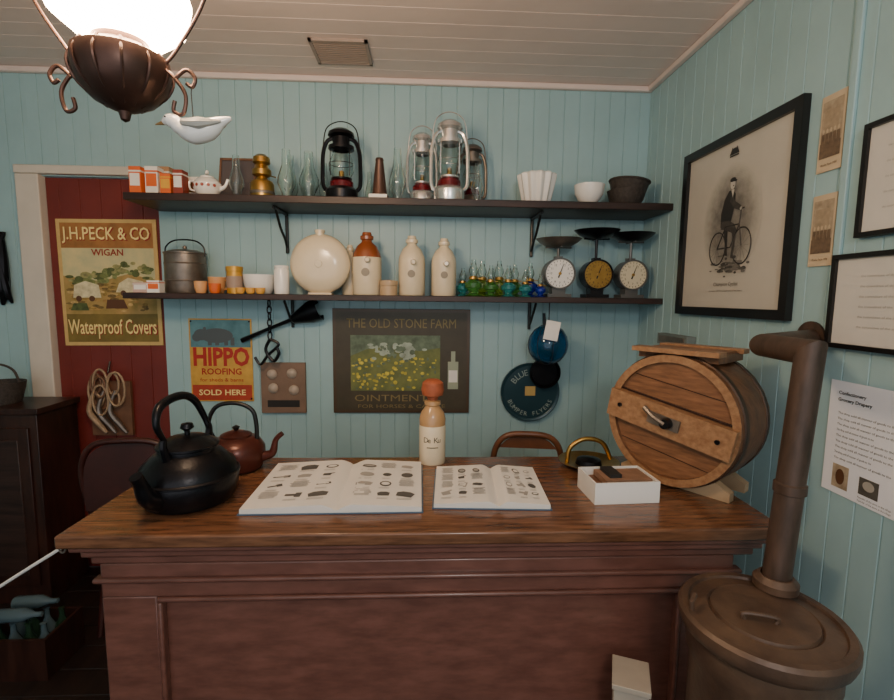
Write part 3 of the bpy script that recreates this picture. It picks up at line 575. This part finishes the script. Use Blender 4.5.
# ------------------------------------------------------------------ stove
b=B('cast_iron_stove');M=T(.785,1.0,0);S=.885
b.lathe([(0,.06),(.14,.06),(.155,.08),(.145,.11),(.145,S-.13),(.155,S-.11),(.155,S-.06),(.172,S-.045),(.177,S-.03),(.177,S-.012),(.17,S-.004),(.155,S-.004),(.152,S-.010),(.115,S-.004),(.110,S-.008),(.107,S),(.0,S)],rust,M,44)
b.lathe([(.146,.35),(.152,.355),(.152,.375),(.146,.38)],rust,M,44)
for a in (45,135,225,315):b.tube(sp([(.13,0,.08),(.16,0,.05),(.165,0,.0)],4),[.02,.015,.018],rust,M@RZ(a))
b.box(-.07,.07,-.162,-.13,.42,.62,rust,M);b.tube([(.05,-.165,.5),(.05,-.19,.52),(.05,-.165,.54)],.006,tin,M)
b.tube(sp([(-.06,-.02,S),(-.06,-.02,S+.014),(.0,-.04,S+.014),(.0,-.04,S)],4),.005,rust,M);b.tube([(-.155,.02,S-.02),(-.16,.02,S+.015),(-.14,.04,S+.02)],.006,rust,M)
b.done()
b=B('stove_pipe')
px,py=.884,1.095
b.lathe([(.032,S+.002),(.05,S+.002),(.05,S+.02),(.038,S+.033),(.033,S+.033)],rust,T(px,py,0),28)
pipem=pm('stove_pipe_iron','#544136',.45,.12,col2='#35291F',vs=8,stretch=(4,4,1))
ty=1.478;PR=.0315
seg=28;V0=Vector((px,py,S+.002));V1=Vector((px+.034,py,ty));V2=Vector((px+.05,py+.18,ty));V3=Vector((XR-.001,1.485,ty))
d1=(V1-V0).normalized();d2=(V2-V1).normalized();d3=(V3-V2).normalized()
def flat(c,t,side0,r=PR):
    t=t.normalized();side=(side0-t*side0.dot(t)).normalized();o2=t.cross(side)
    return [c+side*math.cos(2*PI*k/seg)*r+o2*math.sin(2*PI*k/seg)*r for k in range(seg)]
sd=d1.cross(d2).normalized()
def stitch(A,Bq):b.add(A+Bq,[(k,(k+1)%seg,seg+(k+1)%seg,seg+k) for k in range(seg)],pipem)
n1=(d1+d2).normalized();n2=(d2+d3).normalized()
R0_=flat(V0,d1,sd);R1=[p+d1*((V1-p).dot(n1)/d1.dot(n1)) for p in R0_];stitch(R0_,R1)
R2=[p+d2*((V2-p).dot(n2)/d2.dot(n2)) for p in R1];stitch(R1,R2)
R3=[p+d3*((V3.x-p.x)/d3.x) for p in R2];stitch(R2,R3)
b.lathe([(PR,1.13),(PR+.004,1.133),(PR+.004,1.155),(PR,1.158)],pipem,T(px+.015,py,0),28)
b.lathe([(PR*.9,0),(.058,0),(.058,.008),(PR*.9,.01)],pipem,T(XR-.001,1.485,ty)@RY(-90),28)
b.done()
b=B('cream_wooden_crate');cm=pm('cream_crate','#A89F90',.5,var=.08,vs=8);M=T(.585,1.215,0)@RZ(-22)
b.box(-.045,.045,-.055,.055,0,.54,cm,M).box(-.05,.05,-.06,.06,.54,.556,cm,M);b.box(-.048,.048,-.059,-.055,.42,.47,pale,M);b.done(.004)
# ------------------------------------------------------------------ chairs
def chair(x,y,rz,top,w,ch,panel=True):
    b=B('bentwood_chair');M=T(x,y,0)@RZ(rz)
    b.lathe([(0,.45),(.19,.45),(.2,.46),(.19,.475),(0,.47)],ch,M,32)
    for sx,sy in ((-1,-1),(1,-1),(-1,1),(1,1)):b.tube(sp([(sx*.13,sy*.12,.455),(sx*.15,sy*.14,.25),(sx*.17,sy*.17,0)],4),[.017,.016,.013],ch,M)
    b.tube([(.14*math.cos(t*PI/10),.14*math.sin(t*PI/10),.22) for t in range(20)],.008,ch,M,8,True)
    hw=w/2
    b.tube(sp([(-.15,.13,.46),(-hw*.97,.16,.65),(-hw,.18,top-.12),(-hw*.7,.19,top-.02),(0,.195,top),(hw*.7,.19,top-.02),(hw,.18,top-.12),(hw*.97,.16,.65),(.15,.13,.46)],6),.014,ch,M,10)
    # bent plywood back panel filling the hoop
    n=12;vs=[];lo=.62 if panel else top-.07
    for i in range(n+1):
        x=-hw*.97+2*hw*.97*i/n;e=top-.012-.10*abs(x/hw)**3.2;l0=min(lo,e)
        vs+=[(x,.185,l0),(x,.185,e),(x,.178,l0),(x,.178,e)]
    fs=[]
    for i in range(n):
        a=i*4;c=a+4;fs+=[(a,c,c+1,a+1),(a+2,a+3,c+3,c+2),(a+1,c+1,c+3,a+3),(a,a+2,c+2,c)]
    b.add(vs,fs,ch,M);b.done()
chair(-1.36,2.35,186,.945,.38,pm('chair_mahogany','#3E1D17',.4,col2='#2A120D',vs=8));chair(.50,2.30,172,.985,.31,pm('chair_light_wood','#6E452C',.35,col2='#533220',vs=8),False)
# ------------------------------------------------------------------ left area
b=B('wooden_cabinet');b.box(-2.62,-1.92,2.42,2.70,.0,1.0,dark).box(-2.64,-1.90,2.40,2.70,1.0,1.03,dark)
for x0,x1 in ((-2.58,-2.29),(-2.25,-1.96)):b.box(x0,x1,2.41,2.425,.10,.93,dark);b.box(x0+.05,x1-.05,2.405,2.412,.16,.87,shelfw);b.lathe([(0,0),(.012,0),(.016,.015),(0,.022)],brass,T((x0+.02 if x0>-2.3 else x1-.02),2.41,.6)@RX(90),12)
b.done(.004)
b=B('wicker_basket');b.lathe([(0,0),(.08,0),(.10,.08),(.105,.11),(.095,.11),(.09,.08),(.07,.01),(0,.01)],bas,T(-2.18,2.54,1.03+E),28);b.tube(sp([(-.095,0,.10),(-.07,0,.17),(0,0,.20),(.07,0,.17),(.095,0,.10)],5),.006,bas,T(-2.18,2.54,1.03+E));b.done()
b=B('bottle_crate');M=T(-1.69,2.01,0);cw,cd=.14,.11
b.box(-cw,cw,-cd,cd,0,.02,dark,M).box(-cw,cw,-cd,-cd+.012,.02,.18,dark,M).box(-cw,cw,cd-.012,cd,.02,.18,dark,M).box(-cw,-cw+.012,-cd+.012,cd-.012,.02,.18,dark,M).box(cw-.012,cw,-cd+.012,cd-.012,.02,.18,dark,M)
lb=pm('grey_blue_glass','#5F747C',.15,trans=.4);dg=pm('dark_green_glass','#2F4A38',.12,trans=.4)
for i in range(4):
    for j in range(2):
        b.lathe([(0,0),(.026,0),(.028,.005),(.028,.12),(.011,.155),(.010,.19),(.013,.195),(0,.198)],lb if (i+j)%2 else dg,M@T(-.093+i*.062,-.05+j*.1,.021),16)
for i in range(2):b.lathe([(0,0),(.026,0),(.028,.005),(.028,.11),(.011,.15),(.011,.18),(0,.185)],lb,M@T(-.09,-.05+i*.09,.25)@RY(88),16)
b.done()
b=B('rope_barrier');pts=sp([(-.99,1.30,.905),(-1.22,1.35,.755),(-1.55,1.43,.53),(-1.9,1.5,.42)],8)
b.tube(pts,.0045,rope);b.tube([(-.992+.008*math.cos(t*PI/6),1.30,.90+.012*math.sin(t*PI/6)) for t in range(12)],.003,tin,None,6,True)
b.lathe([(0,0),(.1,0),(.1,.01),(.02,.03),(.015,.44),(.02,.46),(0,.47)],black,T(-1.915,1.5,0),20);b.done()
# ------------------------------------------------------------------ hanging oil lamp
LX,LYY=-.61,1.05
b=B('hanging_oil_lamp');M=T(LX,LYY,0)
wi=pm('wrought_iron_bronze','#4A342C',.4,.6,var=.2,vs=20)
b.lathe([(0,1.945),(.008,1.95),(.012,1.965),(.03,1.972),(.055,1.985),(.078,2.01),(.088,2.045),(.085,2.07),(.06,2.085),(.05,2.09),(.05,2.10),(.035,2.105),(0,2.105)],wi,M,36)
for a in range(12):b.tube(sp([(.032,0,1.975),(.073,0,2.005),(.090,0,2.045),(.073,0,2.08)],4),.003,wi,M@RZ(a*30),6)
for s in (-1,1):
    b.tube(sp([(s*.084,0,2.05),(s*.105,0,2.03),(s*.122,0,2.0),(s*.115,0,1.965),(s*.097,0,1.97),(s*.10,0,1.99)],6),.004,wi,M)
    b.tube(sp([(s*.10,0,2.03),(s*.125,0,2.05),(s*.142,0,2.035),(s*.136,0,2.018),(s*.125,0,2.024)],6),.004,wi,M)
    b.tube(sp([(s*.084,0,2.06),(s*.11,0,2.09),(s*.165,0,2.18),(s*.20,0,2.30),(s*.17,0,2.45),(s*.08,0,2.56),(0,0,2.60)],8),.0035,wi,M)
b.tube([(0,0,2.60),(0,0,CH)],.005,wi,M);b.lathe([(0,CH-.001),(.05,CH-.001),(.045,CH-.02),(0,CH-.03)],wi,M,24)
b.lathe([(0,2.100),(.03,2.100),(.035,2.106),(.025,2.110),(0,2.110)],brass,M,20)
glow=pm('lit_lamp_globe','#FFD8AC',.3,emis=78)
b.lathe([(.03,2.098),(.08,2.108),(.118,2.14),(.130,2.19),(.115,2.245),(.07,2.285),(.035,2.30),(.03,2.35),(.0,2.351)],glow,M,36);b.done()
b=B('ceramic_bird');M=T(-.465,1.05,1.935)
bd=sp([(-.072,0,.012),(-.06,0,.016),(-.048,0,.014),(-.035,0,.004),(-.01,0,-.004),(.02,0,.002),(.045,0,.016),(.066,0,.024)],5)
b.tube(bd,[.003,.013,.0145,.016,.025,.022,.011,.003],white,M,16)
b.tube([(-.069,0,.012),(-.086,0,.008)],[.005,.0012],pm('beak_tan','#8A6A3C',.4),M,8)
wm=pm('wing_grey','#A8A59C',.4)
for s in (-1,1):
    b.tube(sp([(-.025,s*.02,.008),(.01,s*.023,.006),(.05,s*.012,.014)],5),[.006,.012,.002],wm,M,8,flat=1);b.lathe([(0,-.0022),(.0022,0),(0,.0022)],inkb,M@T(-.06,s*.0125,.02),8)
b.tube([(-.01,0,.02),(-.012,0,.07),(-.010,0,.088)],.0012,cordm,M,6);b.done()
# ------------------------------------------------------------------ lights
def light(kind,name,loc,e,col,size=.1,rot=None):
    l=bpy.data.lights.new(name,kind);l.energy=e;l.color=col
    if kind=='AREA':l.size=size
    else:l.shadow_soft_size=size
    o=bpy.data.objects.new(name,l);o.location=loc
    if rot:o.rotation_euler=rot
    bpy.context.scene.collection.objects.link(o);return o
light('POINT','rear_fill_light',(.25,-.7,2.2),48,(1,.93,.86),.15)  # added fill lamp behind the camera to brighten the room
w=bpy.data.worlds.new('World');bpy.context.scene.world=w;w.use_nodes=True
w.node_tree.nodes['Background'].inputs[0].default_value=(.92,.95,1,1);w.node_tree.nodes['Background'].inputs[1].default_value=1.35
# ------------------------------------------------------------------ camera
f=480;p,y,r=map(math.radians,(6.3,2.7,.65))
F=Vector((math.sin(y)*math.cos(p),math.cos(y)*math.cos(p),-math.sin(p)));R0=Vector((math.cos(y),-math.sin(y),0));U0=R0.cross(F)
Rr=R0*math.cos(r)+U0*math.sin(r);Uu=-R0*math.sin(r)+U0*math.cos(r)
c=bpy.data.cameras.new('camera');c.sensor_fit='HORIZONTAL';c.sensor_width=36;c.lens=36*f/894;c.clip_start=.02
o=bpy.data.objects.new('camera',c);bpy.context.scene.collection.objects.link(o)
o.matrix_world=Matrix(((Rr.x,Uu.x,-F.x,0),(Rr.y,Uu.y,-F.y,0),(Rr.z,Uu.z,-F.z,1.6),(0,0,0,1)))
bpy.context.scene.camera=o
